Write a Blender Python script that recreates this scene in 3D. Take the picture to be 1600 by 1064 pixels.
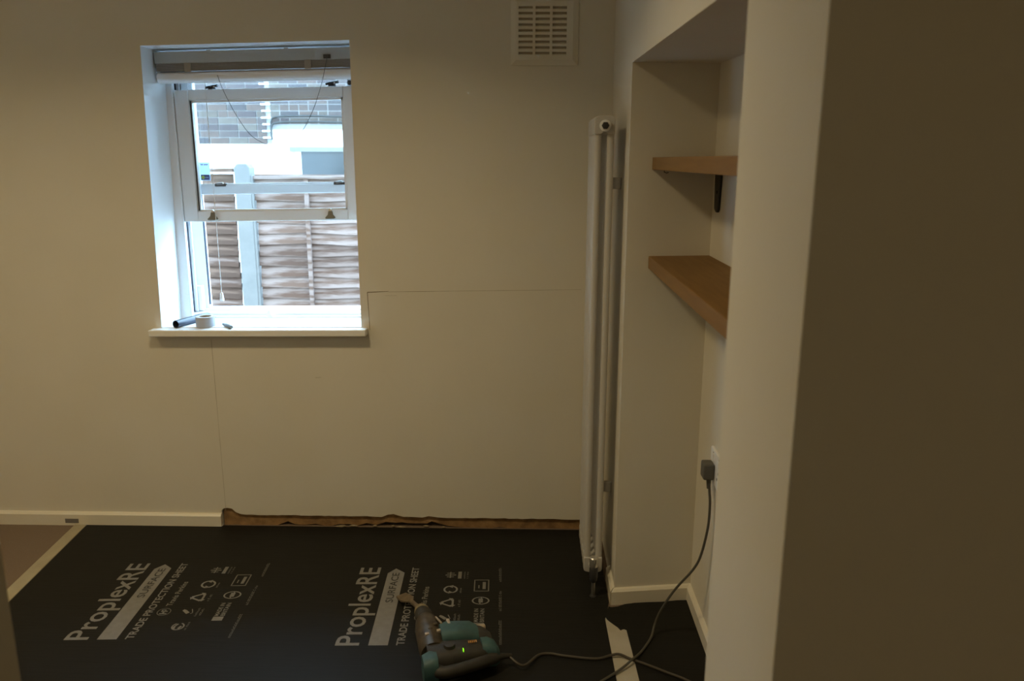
import bpy, bmesh, math, random
from mathutils import Vector, Matrix, Euler
random.seed(7)
for o in list(bpy.data.objects): bpy.data.objects.remove(o, do_unlink=True)
scn = bpy.context.scene
COL = scn.collection
V = Vector

# ------------------------------------------------------------------ camera
cam_d = bpy.data.cameras.new('camera'); cam = bpy.data.objects.new('camera', cam_d); COL.objects.link(cam)
cam_d.sensor_width = 36.0; cam_d.lens = 1240 / 1600 * 36.0; cam_d.clip_start = 0.02
PITCH, YAW, ROLL = math.radians(12.83), math.radians(-1.24), math.radians(0.16)
fw = V((math.sin(YAW) * math.cos(PITCH), math.cos(YAW) * math.cos(PITCH), -math.sin(PITCH)))
rt = V((math.cos(YAW), -math.sin(YAW), 0)); up = rt.cross(fw)
rt, up = math.cos(ROLL) * rt + math.sin(ROLL) * up, -math.sin(ROLL) * rt + math.cos(ROLL) * up
M = Matrix((rt, up, -fw)).transposed().to_4x4(); M.translation = V((0, 0, 1.6)); cam.matrix_world = M
cam_d.dof.use_dof = True; cam_d.dof.focus_distance = 3.1; cam_d.dof.aperture_fstop = 3.8
scn.camera = cam

# ------------------------------------------------------------------ world: overcast daylight
w = bpy.data.worlds.new('overcast_sky'); scn.world = w; w.use_nodes = True
bgn = w.node_tree.nodes['Background']; bgn.inputs[0].default_value = (0.47, 0.745, 1.0, 1); bgn.inputs[1].default_value = 17.5

# ------------------------------------------------------------------ lamps of the room (recessed ceiling downlights) and an added hall fill
def ceiling_lamp(x, y, power, col, spread=150, size=0.28):
    l = bpy.data.lights.new('ceiling_lamp', 'AREA'); l.shape = 'DISK'; l.size = size; l.energy = power; l.color = col; l.spread = math.radians(spread)
    o = bpy.data.objects.new('ceiling_lamp', l); COL.objects.link(o); o.location = (x, y, 2.585)
WARM = (1.0, 0.795, 0.455)
ceiling_lamp(-2.45, 1.75, 8.8, WARM, 140); ceiling_lamp(-0.88, 1.75, 14.2, WARM, 140)
ceiling_lamp(0.25, -1.0, 4.0, WARM, 170)      # added fill without a known source, brightens the hall side of the doorway

vs = scn.view_settings
vs.view_transform = 'Standard'; vs.look = 'None'; vs.gamma = 1.0; vs.use_curve_mapping = False; vs.exposure = 0.0

# ================================================================== helpers
def mat(name, col, rough=0.5, metal=0.0, col2=None, scale=20.0, detail=4.0, bump=0.0, bscale=None, stretch=(1, 1, 1), emit=None, spec=None, lo=0.35, hi=0.65):
    m = bpy.data.materials.new(name); m.use_nodes = True; nt = m.node_tree; b = nt.nodes['Principled BSDF']
    b.inputs['Base Color'].default_value = (*col, 1); b.inputs['Roughness'].default_value = rough; b.inputs['Metallic'].default_value = metal
    if spec is not None: b.inputs['Specular IOR Level'].default_value = spec
    tc = nt.nodes.new('ShaderNodeTexCoord'); mp = nt.nodes.new('ShaderNodeMapping'); mp.inputs['Scale'].default_value = stretch
    nt.links.new(tc.outputs['Object'], mp.inputs['Vector'])
    if col2 is not None:
        n = nt.nodes.new('ShaderNodeTexNoise'); n.inputs['Scale'].default_value = scale; n.inputs['Detail'].default_value = detail
        nt.links.new(mp.outputs[0], n.inputs['Vector'])
        r = nt.nodes.new('ShaderNodeValToRGB'); r.color_ramp.elements[0].position = lo; r.color_ramp.elements[1].position = hi
        r.color_ramp.elements[0].color = (*col, 1); r.color_ramp.elements[1].color = (*col2, 1)
        nt.links.new(n.outputs[0], r.inputs[0]); nt.links.new(r.outputs[0], b.inputs['Base Color'])
    if bump:
        n2 = nt.nodes.new('ShaderNodeTexNoise'); n2.inputs['Scale'].default_value = bscale or scale; n2.inputs['Detail'].default_value = 6
        nt.links.new(mp.outputs[0], n2.inputs['Vector'])
        bp = nt.nodes.new('ShaderNodeBump'); bp.inputs['Strength'].default_value = bump; bp.inputs['Distance'].default_value = 0.004
        nt.links.new(n2.outputs[0], bp.inputs['Height']); nt.links.new(bp.outputs[0], b.inputs['Normal'])
    if emit:
        b.inputs['Emission Color'].default_value = (*emit[0], 1); b.inputs['Emission Strength'].default_value = emit[1]
    return m

def glass_mat(name, tint=(0.97, 0.99, 1.0)):
    m = bpy.data.materials.new(name); m.use_nodes = True; nt = m.node_tree; nt.nodes.clear()
    out = nt.nodes.new('ShaderNodeOutputMaterial'); mx = nt.nodes.new('ShaderNodeMixShader'); t = nt.nodes.new('ShaderNodeBsdfTransparent'); g = nt.nodes.new('ShaderNodeBsdfGlossy')
    fr = nt.nodes.new('ShaderNodeFresnel'); fr.inputs[0].default_value = 1.45
    t.inputs[0].default_value = (*tint, 1); g.inputs['Roughness'].default_value = 0.02
    nt.links.new(fr.outputs[0], mx.inputs[0]); nt.links.new(t.outputs[0], mx.inputs[1]); nt.links.new(g.outputs[0], mx.inputs[2]); nt.links.new(mx.outputs[0], out.inputs[0])
    return m

def translucent(name, col, f=0.6):
    m = mat(name, col, 0.5); nt = m.node_tree; mx = nt.nodes.new('ShaderNodeMixShader'); t = nt.nodes.new('ShaderNodeBsdfTranslucent'); t.inputs[0].default_value = (*col, 1); mx.inputs[0].default_value = f
    nt.links.new(nt.nodes['Principled BSDF'].outputs[0], mx.inputs[1]); nt.links.new(t.outputs[0], mx.inputs[2]); nt.links.new(mx.outputs[0], nt.nodes['Material Output'].inputs[0]); return m
PAINT = (0.70, 0.655, 0.56)
MT = dict(
    wall=mat('cream_wall_paint', PAINT, 0.75, col2=(0.68, 0.635, 0.535), scale=3.0, bump=0.08, bscale=60),
    ceil=mat('ceiling_paint', (0.72, 0.70, 0.64), 0.8, bump=0.05, bscale=60),
    trim=mat('gloss_trim_paint', (0.74, 0.69, 0.58), 0.35, bump=0.03, bscale=30),
    carpet=mat('brown_carpet', (0.20, 0.145, 0.105), 0.95, col2=(0.165, 0.12, 0.088), scale=260, bump=0.6, bscale=300),
    sheet=mat('black_corrugated_plastic', (0.0105, 0.0100, 0.0085), 0.55, col2=(0.0125, 0.012, 0.0105), scale=6, bump=0.10, bscale=9, stretch=(1, 14, 1), spec=0.16),
    print=mat('pale_grey_print', (0.20, 0.196, 0.19), 0.6, col2=(0.175, 0.17, 0.165), scale=40),
    print2=mat('faint_grey_print', (0.17, 0.165, 0.152), 0.6, col2=(0.14, 0.136, 0.126), scale=60),
    inkblk=mat('black_print', (0.02, 0.02, 0.018), 0.6),
    pale=mat('pale_floor_board', (0.46, 0.42, 0.34), 0.6, col2=(0.41, 0.37, 0.29), scale=14, bump=0.05),
    edging=mat('cream_edging', (0.41, 0.36, 0.25), 0.6, col2=(0.36, 0.315, 0.215), scale=12, bump=0.05),
    upvcpaint=mat('white_reveal_paint', (0.80, 0.82, 0.83), 0.6, bump=0.05, bscale=50),
    upvc=mat('white_upvc', (0.80, 0.82, 0.84), 0.28, bump=0.01, bscale=20),
    gasket=mat('black_gasket', (0.02, 0.03, 0.05), 0.6),
    glass=glass_mat('window_glass'),
    sill=mat('white_gloss_sill', (0.80, 0.785, 0.75), 0.3, bump=0.02, bscale=20),
    headrail=mat('grey_blind_headrail', (0.42, 0.45, 0.46), 0.4),
    slat=mat('shaded_taupe_blind_slat', (0.24, 0.225, 0.20), 0.45),  # taupe darkened to carry the shade under the stacked slats
    blindwhite=mat('white_blind_rail', (0.82, 0.83, 0.85), 0.4),
    cord=mat('dark_cord', (0.10, 0.11, 0.12), 0.8),
    cordw=mat('white_cord', (0.82, 0.82, 0.82), 0.8),
    white=mat('white_plastic', (0.82, 0.82, 0.82), 0.35),
    steel=mat('satin_steel', (0.42, 0.40, 0.37), 0.3, metal=0.9),
    lift=mat('dull_bronze_lift', (0.16, 0.15, 0.12), 0.45, metal=0.4),
    chrome=mat('chrome', (0.72, 0.71, 0.69), 0.22, metal=0.75),
    dark=mat('dark_metal', (0.06, 0.06, 0.065), 0.4, metal=0.5),
    radiator=mat('white_radiator_enamel', (0.52, 0.50, 0.47), 0.35),
    wood=mat('beech_laminate', (0.25, 0.140, 0.045), 0.6, spec=0.2, col2=(0.21, 0.115, 0.036), scale=5, bump=0.03, stretch=(12, 1, 12)),
    black=mat('black_plastic', (0.012, 0.012, 0.011), 0.45),
    vent=mat('cream_vent_plastic', (0.70, 0.66, 0.56), 0.5),
    ventdark=mat('vent_cavity', (0.36, 0.31, 0.22), 0.9),
    masonry=mat('exposed_brown_masonry', (0.34, 0.20, 0.085), 0.95, col2=(0.20, 0.115, 0.05), scale=22, bump=0.7, bscale=60),
    debris=mat('plaster_rubble', (0.33, 0.27, 0.19), 0.95, col2=(0.24, 0.19, 0.12), scale=60, bump=0.4),
    cavity=mat('cavity_brown', (0.05, 0.035, 0.022), 0.95, col2=(0.03, 0.02, 0.012), scale=20),
    score=mat('scored_line_dark', (0.16, 0.12, 0.07), 0.9, col2=(0.26, 0.21, 0.14), scale=9),
    faint=mat('faint_scored_line', (0.34, 0.29, 0.20), 0.9, col2=(0.50, 0.44, 0.34), scale=9),
    teal=mat('teal_plastic', (0.04, 0.10, 0.105), 0.55, col2=(0.03, 0.07, 0.072), scale=20),
    rubber=mat('dark_rubber', (0.020, 0.018, 0.014), 0.6, col2=(0.034, 0.030, 0.023), scale=30),
    gear=mat('dusty_gear_housing', (0.10, 0.078, 0.05), 0.42, metal=0.35, col2=(0.045, 0.035, 0.024), scale=26, bump=0.2),
    tan=mat('dusty_tan_rubber', (0.26, 0.21, 0.11), 0.7, col2=(0.16, 0.125, 0.07), scale=30),
    bit=mat('worn_steel_bit', (0.20, 0.155, 0.105), 0.5, metal=0.3, col2=(0.12, 0.09, 0.06), scale=30),
    bright=mat('bright_scuffed_steel', (0.55, 0.46, 0.36), 0.35, metal=0.6),
    led=mat('green_led', (0.2, 0.8, 0.05), 0.4, emit=((0.30, 1.0, 0.02), 1.1)),
    orange=mat('orange_print', (0.45, 0.20, 0.03), 0.5),
    cable=mat('dark_grey_cable', (0.075, 0.07, 0.055), 0.5),
    cableb=mat('brown_black_cable', (0.055, 0.045, 0.032), 0.5),
    plug=mat('grey_plug', (0.10, 0.095, 0.08), 0.5),
    tape=mat('grey_cloth_tape', (0.42, 0.43, 0.46), 0.5),
    tube=mat('black_navy_tube', (0.02, 0.03, 0.06), 0.35),
    pin=mat('grey_metal_bit', (0.20, 0.22, 0.22), 0.4, metal=0.4),
    sticker=translucent('pale_blue_sticker', (0.60, 0.76, 0.90)),
    navy=mat('navy_sticker_band', (0.03, 0.05, 0.20), 0.4),
    lime=translucent('yellow_green_dot', (0.70, 0.80, 0.20)),
    concrete=mat('pale_concrete', (0.155, 0.143, 0.135), 0.9, col2=(0.135, 0.126, 0.119), scale=12, bump=0.1),
    render=mat('white_render', (0.62, 0.57, 0.54), 0.9, bump=0.05, bscale=30),
    mortar=mat('mortar', (0.19, 0.172, 0.158), 0.95, col2=(0.22, 0.20, 0.185), scale=30),
    mortarw=mat('white_mortar', (0.80, 0.80, 0.78), 0.95),
    houseglass=mat('dark_house_glass', (0.016, 0.018, 0.018), 0.25, col2=(0.030, 0.031, 0.031), scale=3),
    ground=mat('grey_paving', (0.20, 0.185, 0.17), 0.9, col2=(0.17, 0.155, 0.145), scale=4),
    roofing=mat('roof_felt', (0.1, 0.1, 0.1), 0.9),
)
BRICKS = [mat('stock_brick', c, 0.95, col2=d, scale=14, bump=0.3, bscale=40) for c, d in (
    ((0.067, 0.049, 0.043), (0.051, 0.038, 0.036)), ((0.078, 0.058, 0.044), (0.060, 0.045, 0.037)), ((0.053, 0.038, 0.036), (0.041, 0.030, 0.030)),
    ((0.091, 0.071, 0.056), (0.069, 0.053, 0.043)), ((0.080, 0.051, 0.040), (0.062, 0.041, 0.034)), ((0.049, 0.040, 0.038), (0.038, 0.031, 0.032)))]
BOARDS = [mat('weathered_fence_board', c, 0.9, col2=d, scale=3.0, detail=8, bump=0.3, bscale=12, stretch=(1.3, 6, 10), lo=0.42, hi=0.60) for c, d in (
    ((0.180, 0.122, 0.103), (0.078, 0.037, 0.022)), ((0.150, 0.098, 0.081), (0.062, 0.029, 0.017)), ((0.205, 0.142, 0.122), (0.100, 0.052, 0.034)), ((0.118, 0.066, 0.045), (0.055, 0.026, 0.015)))]

class MB:
    def __init__(s): s.v = []; s.f = []
    def poly(s, pts): n = len(s.v); s.v += [tuple(p) for p in pts]; s.f.append(tuple(range(n, n + len(pts)))); return s
    def box(s, x0, x1, y0, y1, z0, z1):
        n = len(s.v); s.v += [(x, y, z) for z in (z0, z1) for y in (y0, y1) for x in (x0, x1)]
        for f in ((0, 2, 3, 1), (4, 5, 7, 6), (0, 1, 5, 4), (2, 6, 7, 3), (0, 4, 6, 2), (1, 3, 7, 5)): s.f.append(tuple(n + i for i in f))
        return s
    def hexa(s, p):   # 8 points ordered like box
        n = len(s.v); s.v += [tuple(q) for q in p]
        for f in ((0, 2, 3, 1), (4, 5, 7, 6), (0, 1, 5, 4), (2, 6, 7, 3), (0, 4, 6, 2), (1, 3, 7, 5)): s.f.append(tuple(n + i for i in f))
        return s
    def prism(s, pts, off):   # planar polygon pts extruded by vector off
        n = len(s.v); k = len(pts); off = V(off); s.v += [tuple(p) for p in pts] + [tuple(V(p) + off) for p in pts]
        s.f.append(tuple(range(n, n + k))); s.f.append(tuple(range(n + 2 * k - 1, n + k - 1, -1)))
        for i in range(k): j = (i + 1) % k; s.f.append((n + i, n + k + i, n + k + j, n + j))
        return s
    def tube(s, path, r, n=12, caps=True):
        path = [V(p) for p in path]; rs = r if isinstance(r, (list, tuple)) else [r] * len(path)
        t = (path[1] - path[0]).normalized(); a = V((0, 0, 1)) if abs(t.z) < 0.9 else V((1, 0, 0))
        u = t.cross(a).normalized(); base = len(s.v)
        for i, p in enumerate(path):
            d = (path[min(i + 1, len(path) - 1)] - path[max(i - 1, 0)])
            if d.length > 1e-9: t = d.normalized()
            u = (u - t * u.dot(t)).normalized(); q = t.cross(u)
            for k in range(n): an = 2 * math.pi * k / n; s.v.append(tuple(p + (u * math.cos(an) + q * math.sin(an)) * rs[i]))
        for i in range(len(path) - 1):
            for k in range(n):
                k2 = (k + 1) % n; s.f.append((base + i * n + k, base + i * n + k2, base + (i + 1) * n + k2, base + (i + 1) * n + k))
        if caps:
            s.f.append(tuple(base + k for k in range(n - 1, -1, -1))); s.f.append(tuple(base + (len(path) - 1) * n + k for k in range(n)))
        return s
    def xf(s, fn): s.v = [tuple(fn(*p)) for p in s.v]; return s
    def build(s, name, m, parent=None, origin=(0, 0, 0), bevel=0, seg=2, smooth=True, warp=None):
        vv = [warp(*p) for p in s.v] if warp else s.v
        og = V(origin); me = bpy.data.meshes.new(name); me.from_pydata([tuple(V(p) - og) for p in vv], [], s.f)
        bm = bmesh.new(); bm.from_mesh(me); bmesh.ops.recalc_face_normals(bm, faces=bm.faces); bm.to_mesh(me); bm.free()
        me.materials.append(MT[m] if isinstance(m, str) else m)
        if smooth:
            me.polygons.foreach_set('use_smooth', [True] * len(me.polygons)); me.set_sharp_from_angle(angle=math.radians(35))
        o = bpy.data.objects.new(name, me); COL.objects.link(o)
        if parent is None: o.location = og
        else: o.parent = parent
        if bevel:
            b = o.modifiers.new('bevel', 'BEVEL'); b.width = bevel; b.segments = seg; b.limit_method = 'ANGLE'; b.angle_limit = math.radians(40); b.harden_normals = False
        return o

def tag(o, label=None, cat=None, group=None, kind=None):
    if label: o['label'] = label
    if cat: o['category'] = cat
    if group: o['group'] = group
    if kind: o['kind'] = kind
    return o
def empty(name, loc, label=None, cat=None, group=None, kind=None):
    o = bpy.data.objects.new(name, None); COL.objects.link(o); o.location = loc; o.empty_display_size = 0.1
    return tag(o, label, cat, group, kind)
def spline(pts, n=10):
    pts = [V(p) for p in pts]; out = []
    for i in range(len(pts) - 1):
        a, b, c, d = pts[max(i - 1, 0)], pts[i], pts[i + 1], pts[min(i + 2, len(pts) - 1)]
        for k in range(n):
            t = k / n
            out.append(0.5 * ((2 * b) + (c - a) * t + (2 * a - 5 * b + 4 * c - d) * t * t + (3 * b - a - 3 * c + d) * t ** 3))
    return out + [pts[-1]]

# ================================================================== room shell
D, XL, XR, H = 3.25, -3.2, 0.323, 2.60
YA, YN, YJ, XB = 2.66, 1.272, 0.925, 0.61       # alcove far side, alcove near side, doorway face, alcove back
tag(MB().box(-3.4, 2.0, -1.7, 3.3, -0.06, 0).build('floor', 'carpet'), 'brown carpeted floor beyond the left edge of the sheets', None, kind='structure')
tag(MB().box(-3.4, 2.0, -1.7, 3.6, H, H + 0.15).build('ceiling', 'ceil'), 'plain ceiling over the room', None, kind='structure')

# back wall with window opening and ragged foot where the skirting was cut away
oTL, oTR, oBR, oBL = (-1.529, 2.031), (-0.706, 2.052), (-0.704, 0.913), (-1.552, 0.905)
GX0 = -1.362
rag = [(GX0, 0.0), (GX0, 0.074), (-1.352, 0.083), (-1.335, 0.086), (-1.315, 0.082), (-1.300, 0.066), (-1.275, 0.056)]
x = -1.25
while x < 0.30:
    z = 0.0545 - 0.003 * (x + 1.25) + random.uniform(-0.0018, 0.0018)
    if -0.64 < x < -0.56: z += 0.012 * math.sin((x + 0.64) / 0.08 * math.pi)
    if -0.46 < x < -0.42: z += 0.005
    rag.append((x, z)); x += random.uniform(0.012, 0.035)
rag.append((XR, 0.05))
mb = MB(); Y0, Y1 = D, D + 0.31
def ring(y, bottom):
    P = lambda p: (p[0], y, p[1])
    mb.poly([P((XL, H)), P((XR, H)), P(oTR), P(oTL)])
    mb.poly([P((XL, 0)), P((XL, H)), P(oTL), P(oBL)])
    mb.poly([P((XR, H)), P(bottom[-1]), P(oBR), P(oTR)])
    mb.poly([P(oBR)] + [P(p) for p in reversed(bottom)] + [P((XL, 0)), P(oBL)])
ring(Y0, rag); ring(Y1, [(XR, 0.0)])
for a, b in ((oTL, oTR), (oTR, oBR), (oBR, oBL), (oBL, oTL)):
    mb.poly([(a[0], Y0, a[1]), (b[0], Y0, b[1]), (b[0], Y1, b[1]), (a[0], Y1, a[1])])
for a, b in zip(rag[:-1], rag[1:]): mb.poly([(a[0], Y0, a[1]), (b[0], Y0, b[1]), (b[0], Y0 + 0.04, b[1]), (a[0], Y0 + 0.04, a[1])])
wb = mb.build('wall_back', 'wall', smooth=False); wb.data.materials.append(MT['upvcpaint'])
for k in range(8, 12): wb.data.polygons[k].material_index = 1
tag(wb, 'cream painted back wall with the window in it', None, kind='structure')
# exposed masonry strip where the skirting is gone, dark slab added behind it as the shade in the gap
top, bot = [], []
x = GX0 + 0.004
while x < XR - 0.01:
    zb = 0.0
    if -1.12 < x < -0.10: zb = max(0, 0.010 + 0.012 * math.sin(x * 9.0) + random.uniform(-0.008, 0.010))
    top.append((x, D + 0.012 + random.uniform(0, 0.003), 0.10)); bot.append((x, D + 0.010 + random.uniform(0, 0.004), zb)); x += random.uniform(0.02, 0.05)
mb = MB()
for i in range(len(top) - 1): mb.poly([bot[i], bot[i + 1], top[i + 1], top[i]])
for i in range(len(top) - 1): mb.poly([bot[i], bot[i + 1], (bot[i + 1][0], D + 0.03, bot[i + 1][2]), (bot[i][0], D + 0.03, bot[i][2])])
mb.build('exposed_masonry', 'masonry', wb, smooth=False)
MB().box(GX0, XR, D + 0.036, D + 0.045, 0, 0.1).build('wall_cavity', 'cavity', wb)
for k in range(9):   # crumbs of plaster lying in the gap
    x = random.uniform(-0.95, -0.15); s_ = random.uniform(0.008, 0.02); y = D - random.uniform(-0.006, 0.010)
    m_ = MB(); m_.tube([(x - s_, y, 0.0075), (x - s_ * .3, y, 0.008), (x + s_ * .4, y, 0.0075), (x + s_, y, 0.0065)], [0.001, 0.004, 0.0045, 0.001], 6)
    m_.build('plaster_crumb', 'debris', wb)
# scored lines on the wall
def score(p, q, wd=0.0022, m='faint'):
    p, q = V((p[0], 0, p[1])), V((q[0], 0, q[1])); d = (q - p).normalized(); n = V((-d.z, 0, d.x)) * wd / 2
    pts = [p + n, q + n * 0.6, q - n * 0.6, p - n]
    MB().prism([(a.x, D - 0.0006, a.z) for a in pts], (0, 0.002, 0)).build('scored_line', m, wb)
score((-0.673, 1.0605), (-0.585, 1.065), 0.0036, 'score'); score((-0.585, 1.063), (0.215, 1.0775), 0.0022); score((-0.673, 1.06), (-0.668, 0.90), 0.003, 'score')
score((-1.345, 0.855), (-1.343, 0.07), 0.0017); score((-0.60, 1.047), (-0.55, 1.0475), 0.0016); score((-0.91, 0.690), (-0.885, 0.692), 0.0018)

# right-hand side: chimney-breast like wall with recessed alcove, near pier turning towards the hall
mb = MB()
ZH = lambda y: 1.903 - (YA - y) * 0.026
YB = 2.70
plan = [(XR, 3.56), (XR, YA), (XB, YB), (XB, YN), (XR, YN), (XR, YJ), (1.75, YJ), (1.75, 3.56)]
n = len(plan)
zt = [ZH(y) if yy else ZH(y) for (x_, y), yy in zip(plan, plan)]
for i in range(n):
    a, b = plan[i], plan[(i + 1) % n]
    hi_a = hi_b = H
    if a[0] == XB or b[0] == XB: hi_a, hi_b = ZH(a[1]), ZH(b[1])
    mb.poly([(*a, 0), (*b, 0), (*b, hi_b), (*a, hi_a)])
mb.poly([(XR, YA, ZH(YA)), (XB, YB, ZH(YB)), (XB, YN, ZH(YN)), (XR, YN, ZH(YN))])
mb.poly([(XR, YA, ZH(YA)), (XR, YN, ZH(YN)), (XR, YN, H), (XR, YA, H)])
wr = tag(mb.build('wall_right', 'wall', smooth=False), 'cream right wall with a tall recessed alcove', None, kind='structure')
tag(MB().box(XL - 0.15, XL, 0.9, 3.56, 0, H).build('wall_left', 'wall', smooth=False), 'cream left wall out of view', None, kind='structure')
# doorway wall the camera looks through
JX = -0.735
tag(MB().prism([(JX, 1.0, 0), (-1.2, 1.0, 0), (XL, 1.0, 0), (XL, 1.13, 0), (-0.90, 1.13, 0), (-0.83, 1.06, 0)], (0, 0, H)).build('wall_front', 'wall', smooth=False), 'cream wall stub at the left side of the doorway', None, kind='structure')
tag(MB().box(JX, XR, 1.0, 1.13, 2.06, H).build('trim_1', 'wall', smooth=False), 'header over the doorway', None, kind='structure')
tag(MB().box(-1.35, -1.2, -1.6, 1.0, 0, H).build('wall_hall_left', 'wall', smooth=False), 'hall wall left of the viewpoint', None, kind='structure')
tag(MB().box(1.6, 1.75, -1.6, YJ, 0, H).build('wall_hall_right', 'wall', smooth=False), 'hall wall right of the viewpoint', None, kind='structure')
tag(MB().box(-1.35, 1.75, -1.7, -1.6, 0, H).build('wall_hall_back', 'wall', smooth=False), 'hall wall behind the viewpoint', None, kind='structure')

# skirting boards
def skirt(name, a, b, nrm, h, lab, t=0.016, w0=0, w1=0):
    a, b, nn = V((*a, 0)), V((*b, 0)), V((*nrm, 0)); prof = [(0, 0), (t, 0), (t, h - 0.010), (t * 0.55, h - 0.002), (0.002, h), (0, h)]; m_ = MB(); k = len(prof); d = (b - a).normalized()
    for p, e in ((a, -1), (b, 1)):
        for o_, z in prof: m_.v.append(tuple(p + nn * o_ + d * (o_ * (w0 if e < 0 else w1)) + V((0, 0, z))))
    for i in range(k): j = (i + 1) % k; m_.f.append((i, j, k + j, k + i))
    m_.f.append(tuple(range(k))); m_.f.append(tuple(range(2 * k - 1, k - 1, -1)))
    return tag(m_.build(name, 'trim', smooth=False), lab, None, kind='structure')
skirt('baseboard_back', (XL, D), (GX0, D), (0, -1), 0.061, 'cream skirting board left of where it was cut away')
skirt('baseboard_alcove', (XR, YA), (XB, YB), (0.138, -0.990), 0.062, 'cream skirting across the far side of the alcove', w0=-1, w1=-1)
skirt('baseboard_right', (XR, 2.82), (XR, YA), (-1, 0), 0.064, 'short cream skirting return beside the radiator valve', w1=1)
skirt('baseboard_recess', (XB, YB), (XB, YN), (-1, 0), 0.062, 'cream skirting along the back of the alcove', w0=1)
MB().box(-2.064, -2.004, D - 0.0175, D - 0.0155, 0.012, 0.032).build('grey_tape_scrap', mat('grey_scrap', (0.16, 0.15, 0.145), 0.7), bpy.data.objects['baseboard_back'])

# ================================================================== floor coverings
SZ = 0.004
so = (-0.8, 2.0, 0)
main_sheet = [(-1.968, D - 0.018), (-1.362, D - 0.018), (-1.355, D - 0.004), (-0.6, D - 0.006), (0.303, D - 0.006), (0.303, 2.66), (0.292, 2.60), (0.279, 2.544), (0.284, 2.20), (0.292, 1.30), (-1.79, 1.30)]
sheet = tag(MB().prism([(a, b, 0.0005) for a, b in main_sheet], (0, 0, SZ - 0.0005)).build('protection_sheet', 'sheet', None, so, smooth=False), 'large black printed protection sheet covering most of the floor under the window', 'floor sheet')
strip = [(-2.022, D - 0.018), (-1.969, D - 0.018), (-1.791, 1.30), (-1.850, 1.30)]
tag(MB().prism([(a, b, 0.0) for a, b in strip], (0, 0, 0.006)).build('edging_strip', 'edging', None, (-1.9, 2.3, 0), bevel=0.002), 'cream edging strip along the left edge of the black sheet', 'floor strip')
pale = [(0.272, 2.56), (0.353, 2.50), (0.357, 2.20), (0.36, 1.3), (0.27, 1.3)]
tag(MB().prism([(0.282, 2.5625, 0), (0.300, 2.5625, 0), (0.358, 2.5, 0), (0.366, 2.2, 0), (0.372, 1.3, 0), (0.2935, 1.3, 0), (0.2855, 2.20, 0), (0.2805, 2.544, 0)], (0, 0, 0.0025)).build('pale_floor_strip', 'pale', None, (0.33, 2.0, 0), smooth=False), 'pale bare floor strip showing between the two black sheets', 'floor strip')
edge = [(0.2805, 2.565), (0.286, 2.545), (0.297, 2.527), (0.309, 2.510), (0.318, 2.498), (0.328, 2.478), (0.333, 2.484), (0.340, 2.486), (0.348, 2.481), (0.352, 2.36), (0.356, 2.204), (0.362, 1.3), (0.594, 1.3), (0.594, 2.678), (0.56, 2.676), (0.50, 2.664), (0.45, 2.660), (0.40, 2.654), (0.36, 2.644), (0.335, 2.628), (0.31, 2.622), (0.300, 2.626), (0.2935, 2.60)]
tag(MB().prism([(a, b, 0.003) for a, b in edge], (0, 0, 0.002)).build('protection_sheet', 'sheet', None, (0.45, 2.3, 0), smooth=False), 'smaller black sheet with a torn corner on the alcove floor', 'floor sheet')

# ---- print on the large sheet: local axes s (reading direction) and t (to the right of it)
def text_mesh(txt, length, height, bold=0.0, base_t=0.0, s0=0.0):
    cu = bpy.data.curves.new('lettering', 'FONT'); cu.body = txt; cu.offset = bold; cu.resolution_u = 3
    ob = bpy.data.objects.new('lettering_tmp', cu); COL.objects.link(ob); bpy.context.view_layer.update()
    me = bpy.data.meshes.new_from_object(ob); bpy.data.objects.remove(ob); bpy.data.curves.remove(cu)
    xs = [v.co.x for v in me.vertices]; x0, x1 = min(xs), max(xs); cap = 0.70
    for v in me.vertices:
        s = s0 + (v.co.x - x0) / (x1 - x0) * length; t = base_t - v.co.y / cap * height
        v.co = (t, s, 0)
    return me
def flat(polys):
    m_ = MB()
    for p in polys: m_.poly([(t, s, 0) for s, t in p])
    me = bpy.data.meshes.new('print'); me.from_pydata(m_.v, [], m_.f); return me
def arc(cs, ct, r, a0, a1, wd, n=14, sq=1.0):
    out = []
    for i in range(n):
        p, q = math.radians(a0 + (a1 - a0) * i / n), math.radians(a0 + (a1 - a0) * (i + 1) / n)
        out.append([(cs + (r + o) * math.cos(z) * sq, ct + (r + o) * math.sin(z)) for o, z in ((wd / 2, p), (wd / 2, q), (-wd / 2, q), (-wd / 2, p))])
    return out
def line(a, b, wd):
    d = V((b[0] - a[0], b[1] - a[1])).normalized(); nn = V((-d.y, d.x)) * wd / 2
    return [(a[0] + nn.x, a[1] + nn.y), (b[0] + nn.x, b[1] + nn.y), (b[0] - nn.x, b[1] - nn.y), (a[0] - nn.x, a[1] - nn.y)]
def rect(s0, s1, t0, t1): return [(s0, t0), (s1, t0), (s1, t1), (s0, t1)]
def small_print(s0, s1, t, h, rnd):    # print too small to read: runs of short strokes
    out = []; s = s0
    while s < s1 - 0.003:
        l = min(rnd.uniform(0.004, 0.009), s1 - s); a = rnd.uniform(0.55, 1.0) * h
        out += [rect(s, s + l * 0.75, t - a, t - a * 0.72), rect(s, s + l * 0.22, t - a, t), rect(s + l * 0.1, s + l * 0.8, t - h * 0.2, t)]
        s += l + (0.006 if rnd.random() < 0.12 else 0.0008)
    return out
R_ = random.Random(3)
PARTS = []   # (name, mesh, material, z, parent index)
PARTS.append(('brand_lettering', text_mesh('ProplexRE', 0.524, 0.080, 0.012), 'print', 0))
PARTS.append(('arrow_bar', flat([[(0, 0.033), (0.478, 0.033), (0.515, 0.062), (0.482, 0.099), (0, 0.099)]]), 'print', 0))
PARTS.append(('bar_lettering', text_mesh('SURFACE', 0.215, 0.0275, 0.010, 0.0795, 0.265), 'inkblk', 0.0004))
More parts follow.
